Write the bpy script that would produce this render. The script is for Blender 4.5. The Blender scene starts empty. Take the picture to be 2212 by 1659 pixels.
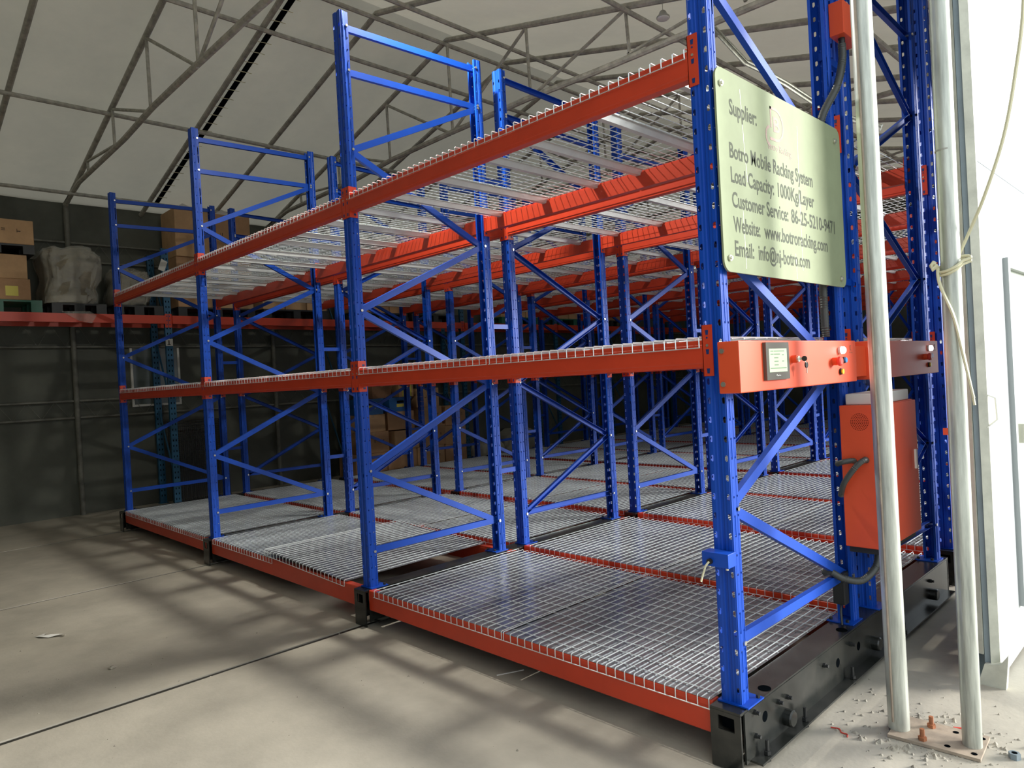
import bpy, bmesh, math, random
from mathutils import Vector, Matrix, Quaternion, noise
random.seed(7)
S = bpy.context.scene
COL = S.collection
PI = math.pi
ZB = 0.235                      # height of the carriage top above the floor

# ------------------------------------------------------------------ camera
IMG_W, F_PX = 2212.0, 1517.856
yaw, pitch, roll = 0.7988, -0.0063, -0.0533
fw = Vector((-math.sin(yaw)*math.cos(pitch), math.cos(yaw)*math.cos(pitch), math.sin(pitch)))
rt = Vector((math.cos(yaw), math.sin(yaw), 0.0))
up = rt.cross(fw)
r2 = math.cos(roll)*rt + math.sin(roll)*up
u2 = -math.sin(roll)*rt + math.cos(roll)*up
cam = bpy.data.cameras.new('camera')
cam.sensor_fit = 'HORIZONTAL'; cam.sensor_width = 36.0; cam.lens = 36.0*F_PX/IMG_W
cam.clip_start = 0.05; cam.clip_end = 200
camo = bpy.data.objects.new('camera', cam); COL.objects.link(camo)
camo.matrix_world = Matrix(((r2.x, u2.x, -fw.x, 1.403), (r2.y, u2.y, -fw.y, -2.4666), (r2.z, u2.z, -fw.z, 1.3036+ZB), (0, 0, 0, 1)))
S.camera = camo

# ------------------------------------------------------------------ daylight, exposure
wd = bpy.data.worlds.new('overcast_sky'); S.world = wd; wd.use_nodes = True
bg = wd.node_tree.nodes['Background']
bg.inputs['Color'].default_value = (0.86, 0.95, 1.0, 1); bg.inputs['Strength'].default_value = 1.25
sun = bpy.data.lights.new('hazy_sun', 'SUN'); sun.energy = 6.8; sun.angle = math.radians(18); sun.color = (1.0, 0.98, 0.94)
suno = bpy.data.objects.new('hazy_sun', sun); COL.objects.link(suno)
SUN_AZ, SUN_EL = math.radians(42), math.radians(14)      # azimuth from +X towards +Y
suno.rotation_euler = Vector((math.cos(SUN_EL)*math.cos(SUN_AZ), math.cos(SUN_EL)*math.sin(SUN_AZ), math.sin(SUN_EL))).to_track_quat('Z', 'Y').to_euler()
suno.location = (6, 4, 6)
S.view_settings.view_transform = 'Standard'; S.view_settings.look = 'None'
S.view_settings.exposure = 0.25; S.view_settings.gamma = 1.0; S.view_settings.use_curve_mapping = False
S.cycles.use_denoising = True
S.cycles.max_bounces = 7; S.cycles.diffuse_bounces = 4; S.cycles.glossy_bounces = 3
S.cycles.transparent_max_bounces = 12; S.cycles.caustics_reflective = False; S.cycles.caustics_refractive = False
S.cycles.sample_clamp_indirect = 6.0
LAMP_POWER = 108.0

# ------------------------------------------------------------------ materials
MATS = {}
def mat(name, col, rough=0.5, metal=0.0, var=0.0, scale=8.0, bump=0.0, bscale=60.0, spec=0.5, col2=None, coat=0.0, stretch=None, emit=None, estr=0.0):
    if name in MATS: return MATS[name]
    m = bpy.data.materials.new(name); m.use_nodes = True
    nt = m.node_tree; b = nt.nodes['Principled BSDF']
    b.inputs['Base Color'].default_value = (*col, 1); b.inputs['Roughness'].default_value = rough
    b.inputs['Metallic'].default_value = metal; b.inputs['Specular IOR Level'].default_value = spec
    if coat: b.inputs['Coat Weight'].default_value = coat; b.inputs['Coat Roughness'].default_value = 0.12
    if emit: b.inputs['Emission Color'].default_value = (*emit, 1); b.inputs['Emission Strength'].default_value = estr
    if var > 0 or bump > 0 or col2:
        tc = nt.nodes.new('ShaderNodeTexCoord'); mp = nt.nodes.new('ShaderNodeMapping')
        nt.links.new(tc.outputs['Object'], mp.inputs['Vector'])
        if stretch: mp.inputs['Scale'].default_value = stretch
    if var > 0 or col2:
        n = nt.nodes.new('ShaderNodeTexNoise'); n.inputs['Scale'].default_value = scale
        n.inputs['Detail'].default_value = 6; n.inputs['Roughness'].default_value = 0.6
        nt.links.new(mp.outputs[0], n.inputs['Vector'])
        r = nt.nodes.new('ShaderNodeValToRGB')
        c2 = col2 if col2 else tuple(max(0, c*(1-var)) for c in col)
        c1 = col if col2 else tuple(min(1, c*(1+var*0.6)) for c in col)
        r.color_ramp.elements[0].position = 0.32; r.color_ramp.elements[0].color = (*c2, 1)
        r.color_ramp.elements[1].position = 0.66; r.color_ramp.elements[1].color = (*c1, 1)
        nt.links.new(n.outputs['Fac'], r.inputs['Fac']); nt.links.new(r.outputs['Color'], b.inputs['Base Color'])
    if bump > 0:
        n2 = nt.nodes.new('ShaderNodeTexNoise'); n2.inputs['Scale'].default_value = bscale; n2.inputs['Detail'].default_value = 5
        nt.links.new(mp.outputs[0], n2.inputs['Vector'])
        bp = nt.nodes.new('ShaderNodeBump'); bp.inputs['Strength'].default_value = bump; bp.inputs['Distance'].default_value = 0.01
        nt.links.new(n2.outputs['Fac'], bp.inputs['Height']); nt.links.new(bp.outputs['Normal'], b.inputs['Normal'])
    MATS[name] = m
    return m
BLUE = mat('blue_paint', (0.003, 0.062, 0.43), 0.44, spec=0.35, var=0.10, scale=5, bump=0.03, bscale=300)
ORANGE = mat('orange_paint', (0.60, 0.052, 0.018), 0.38, var=0.08, scale=6, bump=0.03, bscale=300)
ORANGE2 = mat('orange_box_paint', (0.74, 0.085, 0.026), 0.40, var=0.05, scale=5)
GALV = mat('galvanised_wire', (0.80, 0.86, 0.87), 0.30, 0.55, var=0.12, scale=12)
SHEET = mat('galvanised_sheet', (0.33, 0.34, 0.36), 0.22, 0.8, var=0.20, scale=4, bump=0.02, bscale=20)
CHAN = mat('galvanised_channel', (0.70, 0.74, 0.73), 0.42, 0.35, var=0.08, scale=8)
BLACK = mat('black_paint', (0.011, 0.013, 0.012), 0.22, var=0.3, scale=9, col2=(0.03, 0.03, 0.026), bump=0.04, bscale=40)
DARK = mat('dark_recess', (0.003, 0.004, 0.005), 0.9, spec=0.0)  # near-black colour stands in for the shade inside holes and gaps
ZINC = mat('zinc_bolt', (0.72, 0.70, 0.62), 0.28, 0.9)
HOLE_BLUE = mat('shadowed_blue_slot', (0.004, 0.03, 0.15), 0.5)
PIPE = mat('dull_pipe', (0.42, 0.41, 0.36), 0.55, 0.05, var=0.35, scale=14)
POLE = mat('galvanised_pole', (0.52, 0.54, 0.48), 0.38, 0.45, var=0.35, scale=5, stretch=(9, 9, 0.7), bump=0.05, bscale=30)
PIPED = mat('dark_wall_pipe', (0.15, 0.15, 0.125), 0.6, 0.0, var=0.3, scale=10)
ROOF = mat('roof_tarp', (0.50, 0.465, 0.375), 0.62, var=0.16, scale=1.3, bump=0.08, bscale=6)
def make_translucent(m, fac):
    nt = m.node_tree; b = nt.nodes['Principled BSDF']; out = nt.nodes['Material Output']
    t = nt.nodes.new('ShaderNodeBsdfTranslucent'); t.inputs['Color'].default_value = (0.8, 0.74, 0.60, 1)
    mx = nt.nodes.new('ShaderNodeMixShader'); mx.inputs[0].default_value = fac
    nt.links.new(b.outputs[0], mx.inputs[1]); nt.links.new(t.outputs[0], mx.inputs[2]); nt.links.new(mx.outputs[0], out.inputs['Surface'])
make_translucent(ROOF, 0.12)
WALLM = mat('dark_green_wall', (0.10, 0.106, 0.085), 0.7, var=0.35, scale=1.2, bump=0.1, bscale=5)
CONC = mat('concrete', (0.43, 0.395, 0.325), 0.62, var=0.20, scale=2.2, bump=0.10, bscale=55)
WHITEW = mat('white_wall_panel', (0.37, 0.395, 0.395), 0.5, var=0.05, scale=3, bump=0.05, bscale=4)
GREYT = mat('grey_flashing', (0.22, 0.27, 0.30), 0.45, 0.2, var=0.15, scale=6)
CREAM = mat('cream_flashing', (0.56, 0.56, 0.47), 0.5, var=0.2, scale=8)
SIGN = mat('sign_plate', (0.28, 0.32, 0.19), 0.6, spec=0.25, var=0.10, scale=4, bump=0.02, bscale=30)
SIGNT = mat('sign_print', (0.10, 0.11, 0.08), 0.7, spec=0.2, var=0.3, scale=20)
SIGNP = mat('sign_logo_print', (0.34, 0.22, 0.18), 0.6, var=0.25, scale=20)
SIGNW = mat('sign_crease', (0.70, 0.74, 0.56), 0.3)
CARD = mat('cardboard', (0.47, 0.27, 0.14), 0.75, var=0.16, scale=5, bump=0.06, bscale=40)
CARD2 = mat('pale_cardboard', (0.56, 0.345, 0.18), 0.75, var=0.14, scale=5, bump=0.06, bscale=40)
CARD3 = mat('dark_cardboard', (0.26, 0.135, 0.07), 0.75, var=0.2, scale=5, bump=0.06, bscale=40)
TAPE = mat('brown_tape', (0.40, 0.25, 0.13), 0.25)
PRINT = mat('carton_print', (0.06, 0.035, 0.025), 0.7)
PAPER = mat('white_paper', (0.72, 0.71, 0.66), 0.6)
YELLOW = mat('yellow_label', (0.70, 0.60, 0.10), 0.5)
GREENP = mat('green_plastic', (0.010, 0.115, 0.065), 0.42, var=0.2, scale=6)
BLACKP = mat('black_plastic', (0.016, 0.017, 0.017), 0.5, var=0.3, scale=6)
CRATE = mat('blue_plastic', (0.02, 0.12, 0.36), 0.45, var=0.15, scale=5)
TEAL = mat('teal_paint', (0.012, 0.10, 0.20), 0.45, var=0.2, scale=6)
SACK = mat('sack_cloth', (0.25, 0.215, 0.155), 0.5, var=0.45, scale=5, bump=1.0, bscale=11)
TARP = mat('grey_tarp', (0.36, 0.35, 0.29), 0.6, var=0.2, scale=4, bump=0.5, bscale=7)
CORD = mat('cream_cord', (0.66, 0.62, 0.42), 0.6)
RUBBER = mat('black_rubber', (0.012, 0.012, 0.013), 0.42)
HOSE = mat('dark_hose', (0.055, 0.060, 0.056), 0.40)
RUST = mat('rusty_plate', (0.36, 0.29, 0.22), 0.7, var=0.25, scale=12, bump=0.1, bscale=40)
RUSTB = mat('rust_bolt', (0.33, 0.12, 0.05), 0.6, var=0.3, scale=40)
BEZEL = mat('screen_bezel', (0.08, 0.075, 0.06), 0.3)
LCD = mat('lcd_screen', (0.42, 0.56, 0.36), 0.2, emit=(0.5, 0.75, 0.42), estr=0.35)
LCDT = mat('lcd_text', (0.16, 0.25, 0.14), 0.4)
REDP = mat('red_button', (0.72, 0.07, 0.05), 0.35)
BLUEP = mat('blue_button', (0.02, 0.25, 0.62), 0.35)
YELP = mat('yellow_button', (0.78, 0.48, 0.02), 0.35)
WLAMP = mat('white_lamp', (0.9, 0.93, 1.0), 0.3, emit=(0.9, 0.95, 1.0), estr=3.0)
REDL = mat('red_led', (0.9, 0.05, 0.03), 0.3, emit=(1, 0.05, 0.03), estr=5.0)
GRNL = mat('green_led', (0.02, 0.7, 0.15), 0.3, emit=(0.03, 0.9, 0.2), estr=4.0)
WPLAS = mat('white_plastic', (0.62, 0.60, 0.56), 0.4)
LAMPH = mat('lamp_housing', (0.42, 0.42, 0.40), 0.4, 0.4)
LAMPD = mat('lamp_diffuser_unlit', (0.82, 0.82, 0.80), 0.4)
LAMPL = mat('lamp_diffuser_lit', (0.9, 0.9, 0.86), 0.4, emit=(1.0, 0.97, 0.90), estr=30.0)
STONE = mat('rubble', (0.34, 0.31, 0.25), 0.8, var=0.4, scale=20)
REDTH = mat('red_thread', (0.55, 0.06, 0.04), 0.6)
GREENTH = mat('green_thread', (0.03, 0.30, 0.20), 0.6)
RAIL = mat('rail_steel', (0.05, 0.048, 0.04), 0.5, 0.5, var=0.3, scale=10)
def film_mat():
    m = bpy.data.materials.new('stretch_film'); m.use_nodes = True; nt = m.node_tree
    b = nt.nodes['Principled BSDF']; out = nt.nodes['Material Output']
    b.inputs['Base Color'].default_value = (0.7, 0.7, 0.64, 1); b.inputs['Roughness'].default_value = 0.08
    tr = nt.nodes.new('ShaderNodeBsdfTransparent'); mx = nt.nodes.new('ShaderNodeMixShader'); mx.inputs[0].default_value = 0.30
    tc = nt.nodes.new('ShaderNodeTexCoord'); n = nt.nodes.new('ShaderNodeTexNoise'); n.inputs['Scale'].default_value = 26; n.inputs['Detail'].default_value = 4
    nt.links.new(tc.outputs['Object'], n.inputs['Vector'])
    bp = nt.nodes.new('ShaderNodeBump'); bp.inputs['Strength'].default_value = 1.0; bp.inputs['Distance'].default_value = 0.03
    nt.links.new(n.outputs['Fac'], bp.inputs['Height']); nt.links.new(bp.outputs['Normal'], b.inputs['Normal'])
    nt.links.new(tr.outputs[0], mx.inputs[1]); nt.links.new(b.outputs[0], mx.inputs[2]); nt.links.new(mx.outputs[0], out.inputs['Surface'])
    return m
FILM = film_mat()
def glass_mat():
    return mat('dim_window_glass', (0.10, 0.12, 0.11), 0.15)
WGLASS = glass_mat()

# ------------------------------------------------------------------ mesh helpers
class MB:
    def __init__(s): s.v = []; s.f = []; s.m = []; s.mats = []
    def mi(s, m):
        if m not in s.mats: s.mats.append(m)
        return s.mats.index(m)
    def add(s, vs, fs, m):
        k = len(s.v); i = s.mi(m); s.v += [tuple(p) for p in vs]
        for f in fs: s.f.append(tuple(a+k for a in f)); s.m.append(i)
        return s
    def box(s, x0, x1, y0, y1, z0, z1, m):
        vs = [(x, y, z) for z in (z0, z1) for y in (y0, y1) for x in (x0, x1)]
        return s.add(vs, [(0, 2, 3, 1), (4, 5, 7, 6), (0, 1, 5, 4), (2, 6, 7, 3), (0, 4, 6, 2), (1, 3, 7, 5)], m)
    def prism(s, pts, axis, a, b, m, cap=True):
        # pts: 2-D outline, extruded along axis from a to b; 'x': (y,z)  'y': (x,z)  'z': (x,y)
        def P(p, t): return (t, p[0], p[1]) if axis == 'x' else ((p[0], t, p[1]) if axis == 'y' else (p[0], p[1], t))
        n = len(pts); vs = [P(p, a) for p in pts]+[P(p, b) for p in pts]
        fs = [(i, (i+1) % n, (i+1) % n+n, i+n) for i in range(n)]
        if cap: fs += [tuple(range(n-1, -1, -1)), tuple(range(n, 2*n))]
        return s.add(vs, fs, m)
    def tube(s, pts, r, m, n=8, cap=True, closed=False, radii=None):
        pts = [Vector(p) for p in pts]; N = len(pts); vs = []; prev = None
        for i, p in enumerate(pts):
            if closed: d = pts[(i+1) % N]-pts[i-1]
            else: d = pts[min(i+1, N-1)]-pts[max(i-1, 0)]
            d.normalize()
            if prev is None:
                a = Vector((0, 0, 1)) if abs(d.z) < 0.9 else Vector((1, 0, 0))
                e1 = d.cross(a).normalized()
            else:
                e1 = (prev-d*prev.dot(d))
                e1 = e1.normalized() if e1.length > 1e-6 else d.orthogonal().normalized()
            prev = e1; e2 = d.cross(e1); rr = radii[i] if radii else r
            for k in range(n):
                t = 2*PI*(k+.5)/n; vs.append(p+e1*(rr*math.cos(t))+e2*(rr*math.sin(t)))
        fs = []; R = N if closed else N-1
        for i in range(R):
            for k in range(n):
                a = i*n+k; b = i*n+(k+1) % n; c = ((i+1) % N)*n; fs.append((a, b, c+(k+1) % n, c+k))
        if cap and not closed: fs += [tuple(range(n-1, -1, -1)), tuple((N-1)*n+k for k in range(n))]
        return s.add(vs, fs, m)
    def cyl(s, p, d, r, h, m, n=12, r2=None):
        p = Vector(p); d = Vector(d).normalized()
        return s.tube([p, p+d*h], r, m, n, radii=[r, r if r2 is None else r2])
    def quad(s, a, b, c, d, m): return s.add([a, b, c, d], [(0, 1, 2, 3)], m)
    def mesh(s, name, smooth=False):
        me = bpy.data.meshes.new(name); me.from_pydata(s.v, [], s.f)
        for mm in s.mats: me.materials.append(mm)
        me.polygons.foreach_set('material_index', s.m)
        bm = bmesh.new(); bm.from_mesh(me); bmesh.ops.recalc_face_normals(bm, faces=bm.faces); bm.to_mesh(me); bm.free()
        if smooth:
            me.polygons.foreach_set('use_smooth', [True]*len(me.polygons))
            try: me.set_sharp_from_angle(angle=math.radians(38))
            except Exception: pass
        me.update(); return me
def ob(name, me, parent=None, loc=(0, 0, 0), rot=(0, 0, 0), kind=None):
    o = bpy.data.objects.new(name, me); COL.objects.link(o); o.location = loc; o.rotation_euler = rot
    if parent: o.parent = parent
    if kind: o['kind'] = kind
    return o
def emp(name, loc, label, cat, group=None, rot=(0, 0, 0)):
    o = bpy.data.objects.new(name, None); COL.objects.link(o); o.location = loc; o.rotation_euler = rot
    o.empty_display_size = 0.1; return tag(o, label, cat, group)
def tag(o, label, cat, group=None):
    o['label'] = label; o['category'] = cat
    if group: o['group'] = group
    return o
def bevel(me, w, seg=2):
    bm = bmesh.new(); bm.from_mesh(me); bmesh.ops.bevel(bm, geom=[e for e in bm.edges], offset=w, segments=seg, affect='EDGES', profile=0.6)
    bm.to_mesh(me); bm.free(); return me

# ------------------------------------------------------------------ layout constants (metres, calibrated from the photograph)
L = 2.5845; D = 1.2163; G = 1.4185; PC = 2.925
NC = 5
WP = 0.0425; DP = 0.062; H = 3.75
ZU = 2.548; ZM = 1.418          # beam tops above the carriage top
def Z(z): return z+ZB

# ------------------------------------------------------------------ setting
def struct(name, me, parent=None, loc=(0, 0, 0)):
    o = ob(name, me, parent, loc)
    if parent is None: o['kind'] = 'structure'
    return o
XW, YB, YF, XR = -9.72, -7.0, 15.3, 0.60
floor = struct('floor', MB().box(XW-.3, 12, YB-4, YF+.3, -0.10, -0.035, RAIL).mesh('floor'))
rails = [-3*L, -2*L, -L, 0.005]
edges = [XW-.3]+[v for x in rails for v in (x-.016, x+.016)]+[12]
for i in range(0, len(edges), 2):
    b = MB(); x0, x1 = edges[i], edges[i+1]; n = 60; ys = [YB-4+(YF+4.3-YB)*k/n for k in range(n+1)]
    def jag(x, y, s): return x+s*(abs(noise.noise(Vector((x*3, y*2.7, 0))))*0.006+(0.006 if noise.noise(Vector((x, y*.9, 5))) > .15 else 0))
    vs = []
    for y in ys:
        a = jag(x0, y, 1) if i > 0 else x0; c = jag(x1, y, -1) if i+2 < len(edges) else x1
        vs += [(a, y, 0), (c, y, 0), (a, y, -.035), (c, y, -.035)]
    fs = []
    for k in range(n):
        p, q = 4*k, 4*k+4; fs += [(p, p+1, q+1, q), (p+2, p, q, q+2), (p+1, p+3, q+3, q+1)]
    b.add(vs, fs, CONC); ob('concrete_slab', b.mesh('concrete_slab'), floor)
for x in rails:
    ob('rail', MB().box(x-.0155, x+.0155, YB, YF, -0.034, -0.005, RAIL).mesh('rail'), floor)

# roof: two wavy tarp slopes
XRID, ZRID, SL = -4.82, 5.295, 0.262
def roof_z(x): return ZRID-SL*abs(x-XRID)
RAFT = [-0.03+0.955*k for k in range(-7, 17)]
def roof_slope(xa, xb):
    b = MB(); nx, ny = 26, 150; vs = []; fs = []
    y0, y1 = YB, YF
    for i in range(nx+1):
        for j in range(ny+1):
            x = xa+(xb-xa)*i/nx; y = y0+(y1-y0)*j/ny
            ph = ((y-RAFT[0])/0.955) % 1.0
            sag = -0.035*math.sin(PI*ph)*abs(math.sin(PI*i/nx*3))+0.018*noise.noise(Vector((x*1.3, y*1.1, 0)))
            vs.append((x, y, Z(roof_z(x))+0.05-abs(sag)*.9))
    for i in range(nx):
        for j in range(ny):
            a = i*(ny+1)+j; fs.append((a, a+1, a+ny+2, a+ny+1))
    b.add(vs, fs, ROOF); return b.mesh('roof_sheet', True)
ceil = struct('ceiling', roof_slope(XW, XRID))
ob('roof_sheet', roof_slope(XRID, XR+.1), ceil)
def pipe(pts, r, m=PIPE, n=8): return MB().tube(pts, r, m, n).mesh('pipe', True)
# rafters and purlins
trussY = [y for k, y in enumerate(RAFT) if (k-7) % 3 == 0]
n_trim = 0
for y in RAFT:
    n_trim += 1
    o = struct('trim_%d' % n_trim, pipe([(XW+.05, y, Z(roof_z(XW+.05))-.03), (XRID, y, Z(ZRID)-.03), (XR-.05, y, Z(roof_z(XR-.05))-.03)], 0.030))
    if y in trussY:
        zb = Z(4.15)
        ob('bottom_chord', pipe([(XW+.06, y, Z(4.02)), (-8.9, y, zb-.01), (-6.95, y, zb), (-6.0, y, zb+.05), (XRID, y, zb+.05), (-3.6, y, zb+.04), (-2.6, y, zb), (-.75, y, zb-.04), (XR-.15, y, Z(3.86))], 0.030), o)
        nodes = [-8.45, -7.32, -6.08, XRID, -3.56, -2.32, -1.2]
        for i, x in enumerate(nodes):
            ob('web', pipe([(x, y, Z(roof_z(x))-.05), (x+.02, y, zb+.03)], 0.017, n=6), o)
            if i < len(nodes)-1:
                xn = nodes[i+1]
                if x < XRID-.1: ob('web', pipe([(x, y, Z(roof_z(x))-.05), (xn, y, zb+.03)], 0.017, n=6), o)
                else: ob('web', pipe([(x, y, zb+.03), (xn, y, Z(roof_z(xn))-.05)], 0.017, n=6), o)
for x in (-9.2, -7.36, -5.46, XRID, -4.18, -2.28, -.7):
    n_trim += 1
    struct('trim_%d' % n_trim, pipe([(x, YB, Z(roof_z(x))-.085), (x, YF, Z(roof_z(x))-.085)], 0.024))
# laced joint beside one rafter
n_trim += 1
yl = 1.01
sl = struct('trim_%d' % n_trim, MB().prism([(XW+.4, Z(roof_z(XW+.4))-.012), (XRID-.1, Z(roof_z(XRID-.1))-.012), (XRID-.1, Z(roof_z(XRID-.1))+.004), (XW+.4, Z(roof_z(XW+.4))+.004)], 'y', yl, yl+.055, DARK).mesh('roof_gap_strip'))  # dark strip under the tarp, its colour stands in for an open gap
for k in range(26):
    x = XW+.6+k*.17; z = Z(roof_z(x))-.02
    ob('lacing', MB().tube([(x, yl-.05, z), (x+.03, yl+.03, z-.006), (x+.02, yl+.10, z)], .004, CORD, 4).mesh('lacing'), sl)

# walls
wl = struct('wall_left', MB().box(XW-.08, XW, YB, YF, 0, Z(4.10), WALLM).mesh('wall_left'))
struct('wall_far', MB().prism([(XW, 0), (XR, 0), (XR, Z(3.86)), (XRID, Z(ZRID)+.05), (XW, Z(4.02))], 'y', YF, YF+.08, WALLM).mesh('wall_far'))
struct('wall_rear', MB().prism([(XW, 0), (XR, 0), (XR, Z(3.86)), (XRID, Z(ZRID)+.05), (XW, Z(4.02))], 'y', YB-.08, YB, WALLM).mesh('wall_rear'))
def lattice(z0, z1):
    for z in (z0, z1): ob('girt', pipe([(XW+.05, YB, Z(z)), (XW+.05, YF, Z(z))], .018, PIPED, n=6), wl)
    y = YB; s = .32; b = MB(); k = 0
    pts = []
    while y < YF: pts.append((XW+.05, y, Z(z0 if k % 2 else z1))); y += s*.5; k += 1
    b.tube(pts, .005, PIPED, 4); o = ob('girt_lacing', b.mesh('girt_lacing'), wl)
lattice(1.10, 1.33); lattice(2.07, 2.37); lattice(3.25, 3.5)
for y in trussY:
    n_trim += 1
    struct('trim_%d' % n_trim, pipe([(XW+.08, y, 0), (XW+.08, y, Z(4.0))], .034, PIPED, n=10))
# window on the far-left wall
wn = struct('window_1', MB().box(XW-.002, XW+.02, .70, 1.34, Z(1.22), Z(2.06), WGLASS).mesh('pane'))
for (y0, y1, z0, z1) in ((.68, .71, 1.2, 2.08), (1.33, 1.36, 1.2, 2.08), (.71, 1.33, 2.05, 2.08), (.71, 1.33, 1.2, 1.23)):
    ob('window_frame', MB().box(XW, XW+.03, y0, y1, Z(z0), Z(z1), PAPER).mesh('window_frame'), wn)

# right wall: its end stands beside the opening, its white outer face catches the daylight
def wavy_panel(y0, y1):
    b = MB(); ny, nz = 90, 40; vs = []; fs = []
    for j in range(ny+1):
        for k in range(nz+1):
            y = y0+(y1-y0)*j/ny; z = (Z(3.86)-.02)*k/nz
            w = 0.010*noise.noise(Vector((y*2.3, z*.9, 3)))+.006*noise.noise(Vector((y*6, z*3, 1)))
            vs.append((XR+w*(0 if j == 0 else 1), y, z+.02))
    for j in range(ny):
        for k in range(nz):
            a = j*(nz+1)+k; fs.append((a, a+1, a+nz+2, a+nz+1))
    b.add(vs, fs, WHITEW); return b.mesh('wall_panel', True)
YJ = 1.36
WINS = [(1.88, 2.62)]; WZ0, WZ1 = Z(.04), Z(1.76); YE = 3.0
def wall_bits(xa, xb, m, nm, par):
    first = par
    ys = [YJ+.05]+[v for w in WINS for v in w]+[YE]
    bits = [(ys[i], ys[i+1], .02, Z(3.84)) for i in range(0, len(ys), 2)]
    for (p, q) in WINS: bits += [(p, q, .02, WZ0), (p, q, WZ1, Z(3.84))]
    for (p, q, z0, z1) in bits:
        me = MB().box(xa, xb, p, q, z0, z1, m).mesh(nm)
        if first is None: first = struct('wall_right', me)
        else: ob(nm, me, first)
    return first
wr = wall_bits(XR-.10, XR-.03, GREYT, 'wall_core', None)
wall_bits(XR-.03, XR, WHITEW, 'white_panel', wr)
ob('jamb_channel', MB().box(XR-.135, XR-.085, YJ, YJ+.05, .0, Z(3.86), GREYT).mesh('jamb_channel'), wr)
ob('jamb_cover', MB().prism([(XR-.084, YJ-.01), (XR-.055, YJ-.018), (XR-.055, YJ+.04), (XR-.084, YJ+.04)], 'z', .14, Z(3.86), CREAM).mesh('jamb_cover'), wr)
ob('jamb_cover', MB().prism([(XR-.053, YJ-.005), (XR-.030, YJ+.000), (XR-.030, YJ+.04), (XR-.053, YJ+.04)], 'z', .06, Z(3.86), GREYT).mesh('jamb_cover'), wr)
ob('jamb_cover', MB().prism([(XR-.028, YJ-.012), (XR+.004, YJ+.012), (XR+.004, YJ+.04), (XR-.028, YJ+.04)], 'z', .09, Z(3.86), CREAM).mesh('jamb_cover'), wr)
ob('flashing_foot', MB().prism([(XR-.08, .0), (XR+.03, .0), (XR+.045, .16), (XR+.012, .11), (XR-.05, .10)], 'y', YJ-.03, YJ+.01, CREAM).mesh('flashing_foot'), wr)
ob('red_bracket', MB().box(XR-.175, XR-.075, YJ-.022, YJ-.002, Z(.93), Z(.962), ORANGE2).box(XR-.14, XR-.128, YJ-.024, YJ-.021, Z(.942), Z(.95), DARK).mesh('red_bracket'), wr)
ob('pull_handle', MB().tube([(XR-.005, YJ+.01, Z(1.12)), (XR+.03, YJ+.035, Z(1.10)), (XR+.034, YJ+.035, Z(1.0)), (XR-.002, YJ+.01, Z(.965))], .004, ZINC, 6).mesh('pull_handle', True), wr)
# windows in the white wall
FROST = mat('frosted_pane', (0.47, 0.51, 0.42), 0.25)
for i, (p, q) in enumerate(WINS):
    w = struct('window_%d' % (i+2), MB().box(XR-.012, XR-.004, p, q, WZ0, WZ1, FROST).mesh('pane'))
    for (y0, y1, z0, z1) in ((p-.03, p+.02, WZ0-.03, WZ1+.03), (q-.02, q+.03, WZ0-.03, WZ1+.03), (p+.02, q-.02, WZ1-.02, WZ1+.03), (p+.02, q-.02, WZ0-.03, WZ0+.02)):
        ob('window_frame', MB().box(XR-.004, XR+.022, y0, y1, z0, z1, WHITEW).mesh('window_frame'), w)
        ob('window_gasket', MB().box(XR-.006, XR+.006, y0+(.05 if y1-y0 < .1 and y0 < p else 0)-(.0), y0+.06 if y1-y0 < .1 and y0 < p else y1, z0, z1, RUBBER).mesh('window_gasket'), w) if (y1-y0 < .1 and y0 < p) else None
    if i == 0: ob('window_latch', MB().box(XR+.0, XR+.034, 2.00, 2.05, Z(.83), Z(.93), ZINC).box(XR+.02, XR+.05, 2.01, 2.03, Z(.86), Z(.90), ZINC).mesh('window_latch'), w)
ob('panel_joint', MB().box(XR, XR+.002, YJ+.05, YE, Z(2.205), Z(2.209), GREYT).mesh('panel_joint'), wr)
ob('unseen_wall_header', MB().box(XR-.10, XR, YE, YF, Z(3.25), Z(3.84), WHITEW).mesh('unseen_wall_header'), wr)  # unseen bays below left open by guess, so daylight reaches the back rows
ob('unseen_wall_end', MB().box(XR-.10, XR, 12.2, YF, .02, Z(3.25), WHITEW).mesh('unseen_wall_end'), wr)
for yk in (5.75, 8.65, 11.5): ob('unseen_wall_post', MB().tube([(XR-.05, yk, .0), (XR-.05, yk, Z(3.3))], .04, POLE, 12).mesh('unseen_wall_post', True), wr)
# unseen wall segment added beyond the opening, to cut daylight from the rear side
n_trim += 1
wr2 = struct('wall_right_unseen', MB().box(XR-.10, XR, YB, -2.75, 0, Z(3.84), WHITEW).mesh('wall_right_unseen'))

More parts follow.
